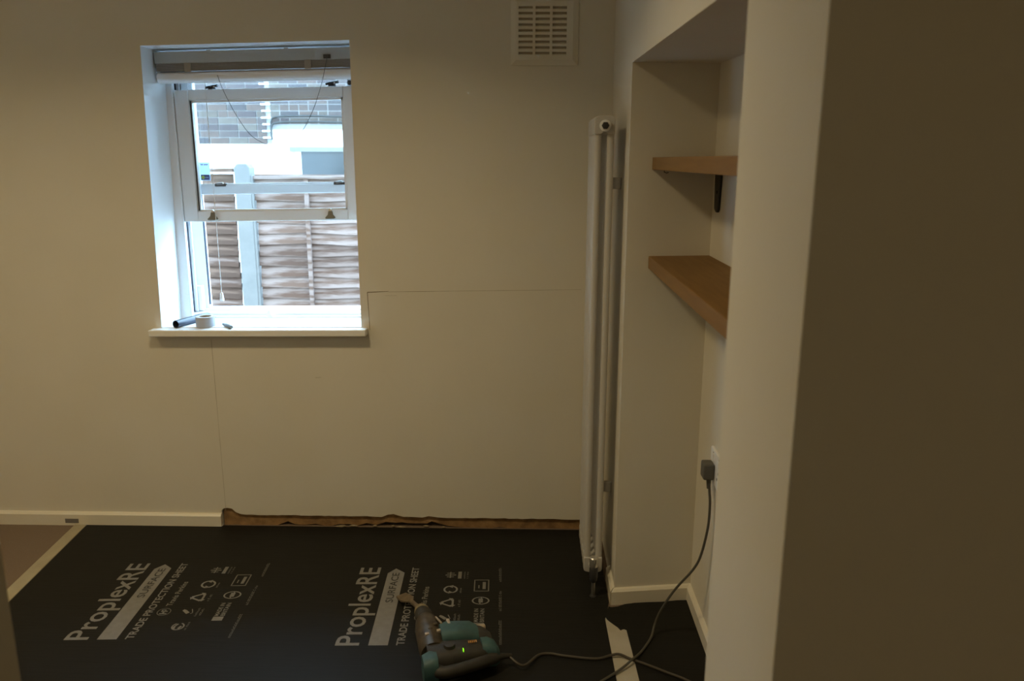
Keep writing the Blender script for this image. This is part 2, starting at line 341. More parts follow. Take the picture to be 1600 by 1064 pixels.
PARTS.append(('slogan_lettering', text_mesh('TRADE PROTECTION SHEET', 0.522, 0.0265, 0.018, 0.153, 0.0), 'print', 0))
PARTS.append(('merchant_lettering', text_mesh('Travis Perkins', 0.17, 0.021, 0.014, 0.206, 0.205), 'print2', 0))
PARTS.append(('merchant_roundel', flat(arc(0.166, 0.194, 0.023, 0, 360, 0.0022, 26) + [rect(0.151, 0.157, 0.181, 0.207), rect(0.157, 0.170, 0.190, 0.197), rect(0.166, 0.172, 0.183, 0.206), rect(0.172, 0.180, 0.183, 0.188), rect(0.177, 0.181, 0.188, 0.197), rect(0.172, 0.180, 0.195, 0.199)]), 'print2', 0))
def tri(cs, ct, r, wd):
    P = [(cs + r * math.cos(math.radians(a)), ct + r * math.sin(math.radians(a))) for a in (180 + 90, 30, 150)]
    out = []
    for i in range(3):
        a, b = P[i], P[(i + 1) % 3]; e = (a[0] + (b[0] - a[0]) * 0.78, a[1] + (b[1] - a[1]) * 0.78); f = (a[0] + (b[0] - a[0]) * 0.10, a[1] + (b[1] - a[1]) * 0.10)
        out.append(line(f, e, wd)); d = V((b[0] - a[0], b[1] - a[1])).normalized(); nn = V((-d.y, d.x)) * wd * 1.5
        out.append([(e[0] + nn.x, e[1] + nn.y), (e[0] + d.x * wd * 1.8, e[1] + d.y * wd * 1.8), (e[0] - nn.x, e[1] - nn.y)])
    return out
icons = [
    arc(0.072, 0.279, 0.020, 20, 330, 0.005, 14) + [line((0.062, 0.262), (0.088, 0.275), 0.006), line((0.058, 0.284), (0.074, 0.290), 0.008), rect(0.056, 0.070, 0.264, 0.272)],
    [[(0.150, 0.279), (0.172, 0.258), (0.181, 0.262), (0.176, 0.272), (0.160, 0.288)]] + [line((0.160, 0.298), (0.182, 0.290), 0.003), line((0.152, 0.293), (0.158, 0.300), 0.003)],
    tri(0.262, 0.286, 0.032, 0.0075),
    arc(0.355, 0.289, 0.024, 20, 160, 0.007, 10) + arc(0.355, 0.289, 0.024, 200, 340, 0.007, 10) + [[(0.378, 0.276), (0.386, 0.298), (0.366, 0.296)], [(0.332, 0.302), (0.326, 0.280), (0.345, 0.283)]],
    [line((0.440, 0.282), (0.486, 0.282), 0.004), line((0.448, 0.268), (0.448, 0.296), 0.004), line((0.462, 0.262), (0.462, 0.304), 0.005), line((0.476, 0.268), (0.476, 0.298), 0.004)],
]
for ic in icons: PARTS.append(('icon', flat(ic), 'print', 0))
for c_ in (small_print(0.05, 0.10, 0.313, 0.006, R_), small_print(0.135, 0.19, 0.318, 0.007, R_), small_print(0.14, 0.185, 0.333, 0.007, R_), small_print(0.235, 0.285, 0.330, 0.008, R_), small_print(0.33, 0.37, 0.330, 0.007, R_), [rect(0.435, 0.488, 0.312, 0.326)], small_print(0.435, 0.488, 0.340, 0.006, R_), small_print(0.435, 0.488, 0.352, 0.006, R_)):
    PARTS.append(('icon_caption', flat(c_), 'print2', 0))
bx0, bx1, by0, by1 = 0.340, 0.425, 0.377, 0.435
PARTS.append(('outlined_box', flat([rect(bx0, bx1, by0, by0 + .004), rect(bx0, bx1, by1 - .004, by1), rect(bx0, bx0 + .004, by0, by1), rect(bx1 - .004, bx1, by0, by1), rect(0.356, 0.408, 0.410, 0.422), rect(0.362, 0.385, 0.394, 0.398)]), 'print2', 0))
PARTS.append(('oval_mark', flat(arc(0.275, 0.405, 0.030, 0, 360, 0.0055, 26, 0.80) + [rect(0.262, 0.290, 0.397, 0.413), line((0.252, 0.402), (0.30, 0.408), 0.004)]), 'print', 0))
PARTS.append(('origin_lettering', text_mesh('MADE IN', 0.085, 0.015, 0.01, 0.398, 0.135), 'print', 0))
PARTS.append(('origin_lettering', text_mesh('BRITAIN', 0.085, 0.015, 0.01, 0.420, 0.135), 'print', 0))
PARTS.append(('origin_flag', flat([rect(0.105, 0.130, 0.383, 0.420)]), 'print', 0))
for s0, s1 in ((0.0, 0.145), (0.205, 0.345), (0.41, 0.515)): PARTS.append(('small_print', flat(small_print(s0, s1, 0.482, 0.010, R_)), 'print2', 0))
def place_print(origin, ang):
    for nm, me, mt_, dz in PARTS:
        if not me.materials: me.materials.append(MT[mt_])
        o = bpy.data.objects.new(nm, me); COL.objects.link(o); o.parent = sheet
        o.location = (origin[0] - so[0], origin[1] - so[1], SZ + 0.0004 + dz); o.rotation_euler = (0, 0, ang)
place_print((-0.566, 2.365), 0.036); place_print((-1.495, 2.373), 0.052)

# ================================================================== window
def wz(x, y, z): return (x, y, z + (0.0094 + 0.0145 * (z - 0.91)) * (x + 1.12) + 0.0)
WO = (-1.12, 3.5, 0.905)
win = empty('window_1', WO, 'white plastic sash window with the lower sash pushed up', None, kind='structure')
def wpart(mb_, name, m, parent=None, **k): return mb_.build(name, m, parent or win, WO, warp=wz, **k)
def rail_x(x0, x1, y0, y1, z0, z1): return MB().box(x0, x1, y0, y1, z0, z1)
FX0, FX1 = -1.556, -0.700
# outer box frame
wpart(MB().box(FX0, -1.505, 3.45, 3.475, 0.90, 2.06), 'jamb', 'upvc', bevel=0.003)
wpart(MB().box(FX0, -1.520, 3.475, 3.60, 0.90, 2.06), 'jamb_channel', 'upvc')
wpart(MB().box(-1.520, -1.500, 3.506, 3.516, 0.93, 2.04), 'parting_bead', 'upvc')
wpart(MB().box(-1.520, -1.512, 3.496, 3.505, 0.93, 2.04), 'gasket', 'gasket')
wpart(MB().box(-1.520, -1.470, 3.563, 3.60, 0.93, 2.04), 'outer_bead', 'upvc')
wpart(MB().box(-1.4705, -1.4665, 3.566, 3.58, 0.95, 2.03), 'gasket', 'gasket')
wpart(MB().box(-1.512, -1.480, 3.518, 3.548, 0.93, 1.045), 'stop_block', 'white', bevel=0.003)
wpart(MB().box(-0.745, FX1, 3.45, 3.475, 0.90, 2.06), 'jamb', 'upvc', bevel=0.003)
wpart(MB().box(-0.735, FX1, 3.475, 3.60, 0.90, 2.06), 'jamb_channel', 'upvc')
wpart(MB().box(FX0, FX1, 3.45, 3.60, 2.015, 2.06), 'frame_head', 'upvc')
wpart(MB().box(FX0, FX1, 3.452, 3.475, 0.895, 0.917), 'frame_foot', 'upvc', bevel=0.003)
wpart(MB().box(FX0, FX1, 3.475, 3.54, 0.895, 0.927), 'frame_foot', 'upvc', bevel=0.004)
wpart(MB().box(FX0, FX1, 3.54, 3.62, 0.895, 0.934), 'frame_foot', 'upvc', bevel=0.004)
# inner sash, pushed up
def sash(name, x0, x1, z0, z1, y0, y1, st, rt_, rb):
    e = wpart(MB().box(x0, x0 + st, y0, y1, z0, z1), name, 'upvc', bevel=0.003)     # left stile is the carrier
    wpart(MB().box(x1 - st, x1, y0, y1, z0, z1), 'stile', 'upvc', e, bevel=0.003)
    wpart(MB().box(x0 + st, x1 - st, y0, y1, z1 - rt_, z1), 'top_rail', 'upvc', e, bevel=0.003)
    wpart(MB().box(x0 + st, x1 - st, y0, y1, z0, z0 + rb), 'bottom_rail', 'upvc', e, bevel=0.003)
    b = 0.010; yg = (y0 + y1) / 2
    for nm, a in (('glazing_bead', (x0 + st, x0 + st + b, z0 + rb, z1 - rt_)), ('glazing_bead', (x1 - st - b, x1 - st, z0 + rb, z1 - rt_)), ('glazing_bead', (x0 + st, x1 - st, z1 - rt_ - b, z1 - rt_)), ('glazing_bead', (x0 + st, x1 - st, z0 + rb, z0 + rb + b * 0.6))):
        wpart(MB().box(a[0], a[1], y0 + 0.010, y1 - 0.006, a[2], a[3]), nm, 'upvc', e)
    wpart(MB().box(x0 + st, x1 - st, yg - 0.002, yg + 0.002, z0 + rb, z1 - rt_), 'glass_pane', 'glass', e)
    return e
inner = sash('inner_sash', -1.504, -0.728, 1.337, 1.891, 3.458, 3.496, 0.060, 0.043, 0.046)
outer = sash('outer_sash', -1.500, -0.735, 1.452, 2.015, 3.520, 3.560, 0.036, 0.04, 0.040)
wpart(MB().box(-1.4415, -1.4365, 3.466, 3.492, 1.386, 1.845), 'gasket', 'gasket', inner)
def catch(x, y, z, parent):
    wpart(MB().tube([(x, y, z), (x, y, z + 0.008)], [0.017, 0.015], 14), 'sash_catch', 'dark', parent)
    wpart(MB().tube(spline([(x - 0.026, y - 0.004, z + 0.009), (x, y - 0.006, z + 0.013), (x + 0.028, y - 0.012, z + 0.016)], 5), [0.006] * 11, 8), 'catch_lever', 'dark', parent)
    wpart(MB().tube([(x + 0.010, y - 0.011, z + 0.012), (x + 0.018, y - 0.013, z + 0.012)], 0.005, 8), 'catch_knob', 'chrome', parent)
catch(-1.345, 3.476, 1.890, inner); catch(-0.835, 3.476, 1.893, inner)
for x in (-1.36, -0.835):
    wpart(MB().box(x - 0.024, x + 0.026, 3.517, 3.535, 1.486, 1.499), 'sash_catch', 'dark', outer, bevel=0.003)
    wpart(MB().tube([(x - 0.012, 3.516, 1.497), (x + 0.016, 3.514, 1.500)], 0.005, 8), 'catch_lever', 'steel', outer)
for x in (-1.375, -0.862):   # flared finger lifts on the bottom rail
    wpart(MB().prism([(x - 0.008, 3.457, 1.378), (x + 0.008, 3.457, 1.378), (x + 0.011, 3.457, 1.362), (x + 0.021, 3.457, 1.350), (x + 0.019, 3.457, 1.346), (x - 0.019, 3.457, 1.346), (x - 0.021, 3.457, 1.350), (x - 0.011, 3.457, 1.362)], (0, -0.010, 0)).xf(lambda a, b, c: (a, b - max(0, (1.365 - c)) * 0.6 * (1 if b < 3.455 else 0), c)), 'sash_lift', 'lift', inner, bevel=0.002)
    wpart(MB().tube([(x, 3.455, 1.381), (x, 3.448, 1.381)], 0.007, 12), 'lift_screw', 'chrome', inner)
wpart(MB().tube([(-0.757, 3.462, 1.903), (-0.757, 3.452, 1.903)], 0.010, 12), 'sash_stop', 'dark', inner)
# hook plate standing on the frame foot
e_ = MB().prism([(-1.175, 3.450, 0.915), (-1.135, 3.450, 0.915), (-1.145, 3.450, 0.930), (-1.150, 3.450, 0.945), (-1.160, 3.450, 0.945), (-1.165, 3.450, 0.930)], (0, -0.012, 0))
wpart(e_, 'sash_lift', 'white', bevel=0.003)
# sill board
sb = [(-1.553, D), (-1.588, D), (-1.588, 3.197), (-0.676, 3.197), (-0.676, D), (-0.7035, D), (-0.7035, 3.452), (-1.553, 3.452)]
wpart(MB().prism([(a, b, 0.878) for a, b in sb], (0, 0, 0.029)), 'sill', 'sill', bevel=0.005, seg=3)

# sticker on the fixed pane
so2 = (-1.452, 3.536, 1.545)
stk = tag(MB().poly([(-1.4515, 3.536, 1.507), (-1.4065, 3.536, 1.507), (-1.4065, 3.536, 1.585), (-1.4515, 3.536, 1.585)]).build('window_sticker', 'sticker', None, so2), 'pale blue sticker with a navy foot on the lower left of the window pane', 'sticker')
MB().box(-1.4475, -1.4095, 3.5347, 3.5354, 1.509, 1.532).build('navy_band', 'navy', stk, so2)
MB().tube([(-1.4385, 3.5345, 1.5205), (-1.4385, 3.5338, 1.5205)], 0.0075, 18).build('yellow_dot', 'lime', stk, so2)
m_ = MB()
for i in range(7): m_.box(-1.4455 + i * 0.0047, -1.4455 + i * 0.0047 + (0.0034 if i != 2 else 0.0015), 3.5347, 3.5354, 1.572 + (0 if i % 2 else 0.001), 1.578)
m_.build('small_print', 'navy', stk, so2)
m_ = MB()
for i in range(4): m_.box(-1.4295 + i * 0.004, -1.4295 + i * 0.004 + 0.003, 3.5341, 3.5346, 1.519, 1.523)
m_.build('small_print', 'sticker', stk, so2)

# blind drawn up to the head
BO = (-1.12, 3.37, 2.03)
bl = empty('venetian_blind', BO, 'raised venetian blind with grey headrail and white bottom rail at the window head', 'blind')
def bpart(mb_, name, m, parent=None, **k): return mb_.build(name, m, parent or bl, BO, warp=wz, **k)
BX0, BX1 = -1.525, -0.712
bpart(MB().box(BX0, BX1, 3.352, 3.40, 1.984, 2.030), 'headrail', 'headrail', bevel=0.002)
for i in range(9):
    z = 1.9835 - i * 0.0033; bpart(MB().prism([(BX0 + 0.006, 3.352, z), (BX0 + 0.006, 3.377, z + 0.0018), (BX0 + 0.006, 3.402, z), (BX0 + 0.006, 3.402, z - 0.0027), (BX0 + 0.006, 3.377, z - 0.0009), (BX0 + 0.006, 3.352, z - 0.0027)], (BX1 - BX0 - 0.012, 0, 0)), 'slat', 'slat', smooth=False)
prof = [(3.350 + 0.026 * (1 - math.cos(math.radians(a))), 1.9315 + 0.0225 * math.sin(math.radians(a))) for a in range(0, 360, 24)]
bpart(MB().prism([(BX0 + 0.004, a, b) for a, b in prof], (BX1 - BX0 - 0.008, 0, 0)), 'bottom_rail', 'blindwhite')
for x in (-1.39, -0.90): bpart(MB().box(x - 0.014, x + 0.014, 3.3475, 3.3505, 1.950, 1.986), 'ladder_clip', mat('taupe_clip', (0.33, 0.30, 0.25), 0.5), bevel=0.002)
bpart(MB().box(-0.835, -0.806, 3.346, 3.3515, 1.988, 2.004), 'cord_lock', 'dark', bevel=0.002)
for x in (-1.30, -0.985): bpart(MB().box(x - 0.008, x + 0.008, 3.348, 3.3535, 2.021, 2.034), 'bracket_clip', 'headrail', bevel=0.001)
loop = [(-0.815, 3.342, 2.004), (-0.828, 3.338, 1.95), (-0.851, 3.343, 1.876), (-0.894, 3.345, 1.776), (-0.950, 3.345, 1.695), (-1.040, 3.345, 1.650), (-1.137, 3.345, 1.686), (-1.200, 3.345, 1.770), (-1.250, 3.345, 1.876), (-1.268, 3.343, 1.935)]
bpart(MB().tube(spline(loop, 6), 0.0011, 6), 'cord_loop', 'cord')
bpart(MB().tube([(-1.345, 3.40, 1.93), (-1.343, 3.40, 1.45), (-1.344, 3.40, 1.03)], 0.0012, 6), 'pull_cord', 'cordw')
bpart(MB().tube([(-1.344, 3.40, 1.034), (-1.344, 3.40, 1.028), (-1.344, 3.40, 1.000), (-1.344, 3.40, 0.996)], [0.003, 0.006, 0.0092, 0.008], 12), 'cord_tassel', 'white')

# things lying on the sill
def zs(x): return wz(x, 0, 0.907)[2]
t = MB(); a, b = V((-1.487, 3.242, zs(-1.49) + 0.0168)), V((-1.425, 3.43, zs(-1.43) + 0.0168))
d = (b - a).normalized()
t.tube([a, b], 0.0165, 20, caps=False); t.tube([a, b], 0.0138, 20, caps=False)
n0 = 0
for e in (0, 1):
    o0, i0 = e * 20, 40 + e * 20
    for k in range(20): t.f.append((o0 + k, o0 + (k + 1) % 20, i0 + (k + 1) % 20, i0 + k))
tb = empty('plastic_tube', (-1.455, 3.33, zs(-1.455)), 'short black hollow tube lying on the left of the window sill', 'tube')
t.build('tube_shell', 'tube', tb, tb.location)
MB().tube([a + d * 0.03, a + d * 0.032], 0.0136, 16).build('tube_plug', 'black', tb, tb.location)
c = V((-1.373, 3.275, zs(-1.373)))
tr = empty('tape_roll', c, 'grey roll of tape standing in front of the black tube on the sill', 'tape')
m_ = MB(); prof = [(0.026, 0.001), (0.0385, 0.001), (0.0392, 0.0035), (0.0392, 0.0425), (0.0385, 0.045), (0.026, 0.045)]; N = 32
for i in range(N):
    an = 2 * math.pi * i / N
    for r, z in prof: m_.v.append((c.x + r * math.cos(an), c.y + r * math.sin(an), c.z + z))
for i in range(N):
    for k in range(6): m_.f.append((i * 6 + k, ((i + 1) % N) * 6 + k, ((i + 1) % N) * 6 + (k + 1) % 6, i * 6 + (k + 1) % 6))
m_.build('tape', 'tape', tr, c)
m_ = MB(); prof = [(0.0235, 0.001), (0.0258, 0.001), (0.0258, 0.045), (0.0235, 0.045)]
for i in range(N):
    an = 2 * math.pi * i / N
    for r, z in prof: m_.v.append((c.x + r * math.cos(an), c.y + r * math.sin(an), c.z + z))
for i in range(N):
    for k in range(4): m_.f.append((i * 4 + k, ((i + 1) % N) * 4 + k, ((i + 1) % N) * 4 + (k + 1) % 4, i * 4 + (k + 1) % 4))
m_.build('cardboard_core', mat('cardboard', (0.35, 0.28, 0.20), 0.9), tr, c)
a, b = V((-1.305, 3.292, zs(-1.3) + 0.0075)), V((-1.243, 3.222, zs(-1.25) + 0.0085)); d = b - a
pb = empty('driver_bit', (-1.275, 3.255, zs(-1.275)), 'small grey stubby tool bit lying right of the tape roll on the sill', 'tool bit')
MB().tube([a, a + d * 0.30], 0.0052, 8).build('shank', 'pin', pb, pb.location)
MB().tube([a + d * 0.30, a + d * 0.34, a + d * 0.88, a + d], [0.006, 0.0085, 0.0085, 0.006], 14).build('sleeve', 'pin', pb, pb.location)

# ================================================================== wall vent
VO = (0.052, D, 1.957)
vn = empty('wall_vent', VO, 'cream louvred air vent high on the back wall', 'vent')
vx0, vx1, vz0, vz1 = -0.078, 0.182, 1.957, 2.21
cols = [(-0.047, 0.010), (0.016, 0.0735), (0.0795, 0.135)]
cols = [(-0.0485, 0.006), (0.0165, 0.0715), (0.082, 0.1365)]
rows = [(2.1725 - i * 0.0207 - 0.0105, 2.1725 - i * 0.0207) for i in range(9)]
xs = [vx0 + 0.02] + [q for c_ in cols for q in c_] + [vx1 - 0.02]; zs_ = [vz0 + 0.02] + [q for r in reversed(rows) for q in r] + [vz1 - 0.02]
m_ = MB(); yf = D - 0.011
for i in range(len(xs) - 1):
    for j in range(len(zs_) - 1):
        P = [(xs[i], xs[i + 1]), (zs_[j], zs_[j + 1])]; hole = i % 2 == 1 and j % 2 == 1
        (x0, x1), (z0, z1) = P
        if not hole: m_.poly([(x0, yf, z0), (x1, yf, z0), (x1, yf, z1), (x0, yf, z1)])
        else:
            q = [(x0, z0), (x1, z0), (x1, z1), (x0, z1)]
            for k in range(4): a_, b_ = q[k], q[(k + 1) % 4]; m_.poly([(a_[0], yf, a_[1]), (b_[0], yf, b_[1]), (b_[0], D - 0.001, b_[1]), (a_[0], D - 0.001, a_[1])])
q0 = [(vx0, vz0), (vx1, vz0), (vx1, vz1), (vx0, vz1)]; q1 = [(vx0 + .02, vz0 + .02), (vx1 - .02, vz0 + .02), (vx1 - .02, vz1 - .02), (vx0 + .02, vz1 - .02)]
for k in range(4):
    a_, b_, c_, d_ = q0[k], q0[(k + 1) % 4], q1[(k + 1) % 4], q1[k]
    m_.poly([(a_[0], D - .005, a_[1]), (b_[0], D - .005, b_[1]), (c_[0], yf, c_[1]), (d_[0], yf, d_[1])]); m_.poly([(a_[0], D, a_[1]), (b_[0], D, b_[1]), (b_[0], D - .005, b_[1]), (a_[0], D - .005, a_[1])])
m_.build('grille_plate', 'vent', vn, VO, smooth=False)
MB().box(xs[0], xs[-1], D - 0.0009, D - 0.0003, zs_[0], zs_[-1]).build('backing', 'ventdark', vn, VO)
for x0, x1 in cols:
    for z0, z1 in rows:
        MB().prism([(x0, yf + 0.003, z0), (x0, yf + 0.0045, z0), (x0, D - 0.0012, z0 + 0.0045), (x0, D - 0.0012, z0 + 0.003)], (x1 - x0, 0, 0)).build('louvre', 'vent', vn, VO, smooth=False)

# ================================================================== radiator
RO = (0.248, 2.88, 0)
rad = empty('column_radiator', RO, 'tall slim white column radiator on the right wall beside the alcove', 'radiator')
RZ0, RZ1 = 0.078, 1.745
sec = None
for i in range(6):
    y = 2.755 + i * 0.050
    if sec is None:
        m_ = MB()
        for xx in (0.2265, 0.2695): m_.tube([(xx, y, RZ0 + 0.02), (xx, y, RZ1 - 0.02)], 0.0125, 14, caps=False)
        for z0, z1 in ((RZ1 - 0.062, RZ1), (RZ0, RZ0 + 0.062)):
            top_ = z1 == RZ1; pr = []
            for k in range(0, 181, 20):
                an = math.radians(k); pr.append((0.248 - 0.0345 * math.cos(an), (z1 - 0.014 + 0.014 * max(0.0, math.sin(an)) ** 0.6) if top_ else (z0 + 0.014 - 0.014 * max(0.0, math.sin(an)) ** 0.6)))
            pr += [(0.2825, z0), (0.2605, z0), (0.248, z0 + 0.012), (0.2355, z0), (0.2135, z0)] if top_ else [(0.2825, z1), (0.2605, z1), (0.248, z1 - 0.012), (0.2355, z1), (0.2135, z1)]
            m_.prism([(a_, y - 0.0165, b_) for a_, b_ in pr], (0, 0.033, 0))
        for zz in (RZ1 - 0.034, RZ0 + 0.034): m_.tube([(0.248, y - 0.0255, zz), (0.248, y + 0.0255, zz)], 0.017, 14)
        sec = m_.build('section', 'radiator', rad, (0.248, y, 0), bevel=0.003); sec.location = (0, y - 2.88, 0)
    else:
        c_ = sec.copy(); COL.objects.link(c_); c_.parent = rad; c_.location = (0, y - 2.88, 0)
yy = 2.7285
pl_ = MB().tube([(0.248, yy, 1.711), (0.248, yy - 0.006, 1.711), (0.248, yy - 0.007, 1.711)], [0.019, 0.019, 0.016], 18).build('end_plug', 'white', rad, RO)
MB().tube([(0.248, yy - 0.007, 1.711), (0.248, yy - 0.013, 1.711), (0.248, yy - 0.014, 1.711)], [0.0125, 0.0125, 0.009], 6).build('bleed_screw', 'dark', pl_, RO)
vv_ = MB().tube([(0.248, yy, 0.126), (0.248, yy - 0.024, 0.126)], 0.010, 14).build('valve_tail', 'chrome', rad, RO)
MB().tube([(0.248, yy - 0.030, 0.062), (0.248, yy - 0.030, 0.070), (0.248, yy - 0.030, 0.086), (0.248, yy - 0.030, 0.118), (0.248, yy - 0.030, 0.126)], [0.009, 0.014, 0.016, 0.016, 0.011], 14).build('valve_body', 'dark', vv_, RO)
MB().tube([(0.248, yy - 0.030, 0.124), (0.248, yy - 0.030, 0.130), (0.248, yy - 0.030, 0.160), (0.248, yy - 0.030, 0.164)], [0.013, 0.0165, 0.0165, 0.013], 16).build('valve_head', 'chrome', vv_, RO)
MB().tube([(0.248, yy - 0.030, 0.0045), (0.248, yy - 0.030, 0.064)], 0.0075, 12).build('feed_pipe', 'steel', vv_, RO)
MB().tube([(0.248, yy - 0.030, 0.0045), (0.248, yy - 0.030, 0.009)], [0.013, 0.011], 16).build('pipe_collar', 'dark', vv_, RO)
for zz in (0.35, 1.5): MB().box(0.262, XR - 0.001, 2.865, 2.885, zz, zz + 0.04).build('wall_bracket', 'radiator', rad, RO, bevel=0.002)

# ================================================================== shelves in the alcove
def shelf(z0, z1, lab):
    so_ = (0.5, 2.0, z0); e = empty('floating_shelf', so_, lab, 'shelf')
    yb = lambda x_: YA + (x_ - XR) * (YB - YA) / (XB - XR) - 0.001
    MB().prism([(0.4035, YN + 0.0015, z0), (XB - 0.0005, YN + 0.0015, z0), (XB - 0.0005, yb(XB), z0), (0.4035, yb(0.4035), z0)], (0, 0, z1 - z0)).build('shelf_board', 'wood', e, so_, bevel=0.001)
    MB().box(0.4, 0.4035, YN + 0.0015, yb(0.4), z0, z1).build('edge_lipping', 'wood', e, so_, bevel=0.0008)
    return e
s1 = shelf(1.570, 1.609, 'upper beech shelf at eye level in the alcove')
shelf(1.2455, 1.286, 'lower beech shelf in the alcove, its top in view')
MB().tube([(0.435, 2.640, 1.570), (0.435, 2.640, 1.562), (0.443, 2.640, 1.559), (0.449, 2.640, 1.562)], 0.0016, 6).build('small_hook', 'dark', s1, (0.5, 2.0, 1.570))
br = empty('shelf_bracket', (XB, 2.60, 1.43), 'narrow black bracket hanging under the upper alcove shelf', 'bracket')
MB().prism([(XB - 0.0005, 2.655, 1.569), (XB - 0.0005, 2.572, 1.569), (XB - 0.0005, 2.585, 1.445), (XB - 0.0005, 2.595, 1.436), (XB - 0.0005, 2.620, 1.436), (XB - 0.0005, 2.640, 1.445)], (-0.010, 0, 0)).xf(lambda a_, b_, c_: (a_, b_ if b_ < 2.61 else b_ - 0.01, c_)).build('bracket_plate', 'black', br, br.location, bevel=0.003)
MB().tube([(XB - 0.010, 2.60, 1.50), (XB - 0.014, 2.60, 1.50)], 0.005, 10).build('fixing_screw', 'dark', br, br.location)

# socket with plug
SOK = (XB, 2.38, 0.62)
sk = empty('wall_socket', SOK, 'white double power socket on the back wall of the alcove', 'socket')
MB().box(XB - 0.010, XB, 2.325, 2.471, 0.577, 0.690).build('face_plate', 'white', sk, SOK, bevel=0.003)
for y in (2.435, 2.361): MB().box(XB - 0.013, XB - 0.009, y - 0.007, y + 0.007, 0.654, 0.676).build('rocker_switch', 'white', sk, SOK, bevel=0.001)
for y in (2.435, 2.361): MB().box(XB - 0.0106, XB - 0.0098, y - 0.003, y + 0.003, 0.6785, 0.6815).build('neon_mark', 'dark', sk, SOK)
for q in ((2.361, 0.634), (2.350, 0.612), (2.372, 0.612)): MB().box(XB - 0.0107, XB - 0.0098, q[0] - 0.003, q[0] + 0.003, q[1] - 0.004, q[1] + 0.004).build('pin_slot', 'black', sk, SOK)

def cable(name, m, pts, r, lab, parts=None, n=10):
    loc = V(pts[-1]); loc.z = 0; e = empty(name, loc, lab, 'cable'); MB().tube(spline(pts, 8), r, n).build('flex', m, e, loc); return e, loc
lead = [(0.588, 2.4235, 0.585), (0.590, 2.415, 0.55), (0.591, 2.403, 0.51), (0.588, 2.40, 0.431), (0.573, 2.41, 0.328), (0.552, 2.42, 0.270), (0.511, 2.44, 0.200), (0.482, 2.45, 0.146), (0.455, 2.46, 0.082), (0.440, 2.455, 0.04), (0.425, 2.425, 0.013), (0.392, 2.365, 0.0095), (0.368, 2.325, 0.0135), (0.340, 2.288, 0.0178), (0.315, 2.262, 0.013), (0.262, 2.215, 0.0085), (0.16, 2.13, 0.0085), (0.0, 2.02, 0.0085)]
e, loc = cable('power_lead', 'cable', lead, 0.0042, 'grey flex hanging from the plug in the alcove down to the floor')
MB().box(XB - 0.046, XB - 0.011, 2.400, 2.450, 0.596, 0.650).build('plug', 'plug', e, loc, bevel=0.006, seg=3)
MB().tube([(0.5865, 2.4235, 0.598), (0.588, 2.4235, 0.560)], [0.0085, 0.006], 10).build('strain_relief', 'plug', e, loc)

# ================================================================== rotary hammer lying on the sheet
DO = V((-0.268, 2.150, 0.0045)); U = V((-0.264, 0.9645, 0)); Wd = V((0.9645, 0.264, 0))
dr = empty('rotary_hammer', DO, 'dusty teal and black corded rotary hammer with a spade chisel lying on the sheet', 'power tool')
def L(u, w_, z): return DO + U * u + Wd * w_ + V((0, 0, z))
def lbox(u0, u1, w0, w1, z0, z1): return MB().hexa([L(u, w_, z) for z in (z0, z1) for w_ in (w0, w1) for u in (u0, u1)])
def dpart(mb_, name, m, parent=None, **k): return mb_.build(name, m, parent or dr, DO, **k)
ZC = 0.052
dpart(MB().tube([L(0.10, 0, ZC), L(0.13, 0, ZC), L(0.24, 0, ZC), L(0.285, 0, ZC), L(0.30, 0, ZC)], [0.043, 0.046, 0.044, 0.037, 0.031], 20), 'gear_housing', 'gear')
dpart(MB().tube([L(0.298, 0, ZC), L(0.302, 0, ZC), L(0.335, -0.002, ZC - 0.003), L(0.362, -0.004, ZC - 0.006)], [0.031, 0.034, 0.031, 0.025], 18), 'chuck_sleeve', 'rubber')
dpart(MB().tube([L(0.360, -0.004, ZC - 0.006), L(0.366, -0.004, ZC - 0.006), L(0.384, -0.006, ZC - 0.008), L(0.392, -0.006, ZC - 0.009)], [0.026, 0.027, 0.022, 0.012], 18), 'dust_cap', 'tan')
# chisel: round shank flattening into a flared spade
A, B, T = L(0.385, -0.006, ZC - 0.009), L(0.478, -0.030, 0.026), L(0.556, -0.054, 0.010)
bt = dpart(MB().tube([A, A.lerp(B, 0.5), B], [0.0095, 0.0085, 0.0085], 10), 'chisel_shank', 'bit')
ax = (T - B).normalized(); sd = ax.cross(V((0, 0, 1))).normalized(); nr = sd.cross(ax).normalized()
ol = [(0, -0.009), (0.020, -0.021), (0.028, -0.032), (0.052, -0.020), (0.085, -0.017), (0.088, 0.017), (0.055, 0.020), (0.030, 0.026), (0.018, 0.018), (0, 0.009)]
ol = [(-0.006, -0.008), (0.012, -0.024), (0.022, -0.030), (0.076, -0.026), (0.082, 0.016), (0.030, 0.022), (0.012, 0.018), (-0.006, 0.008)]
dpart(MB().prism([B + ax * a_ + sd * b_ + nr * 0.004 for a_, b_ in ol], -nr * 0.008), 'chisel_blade', 'bit', bt, bevel=0.0015)
# side of the gear housing: scuffed ribs and the long depth rod
for u, w_ in ((0.175, -0.008), (0.195, 0.012), (0.155, 0.018), (0.145, -0.022)):
    dpart(lbox(u, u + 0.012, w_, w_ + 0.014, ZC + 0.036, ZC + 0.047), 'housing_lug', 'bright' if u < 0.16 else 'gear', bevel=0.002)
dpart(MB().tube([L(0.262, 0.030, 0.082), L(0.185, 0.038, 0.105)], 0.0035, 8), 'depth_rod', 'bright')
dpart(lbox(0.172, 0.205, 0.055, 0.067, 0.06, 0.108), 'clamp_band', 'bright', bevel=0.003)
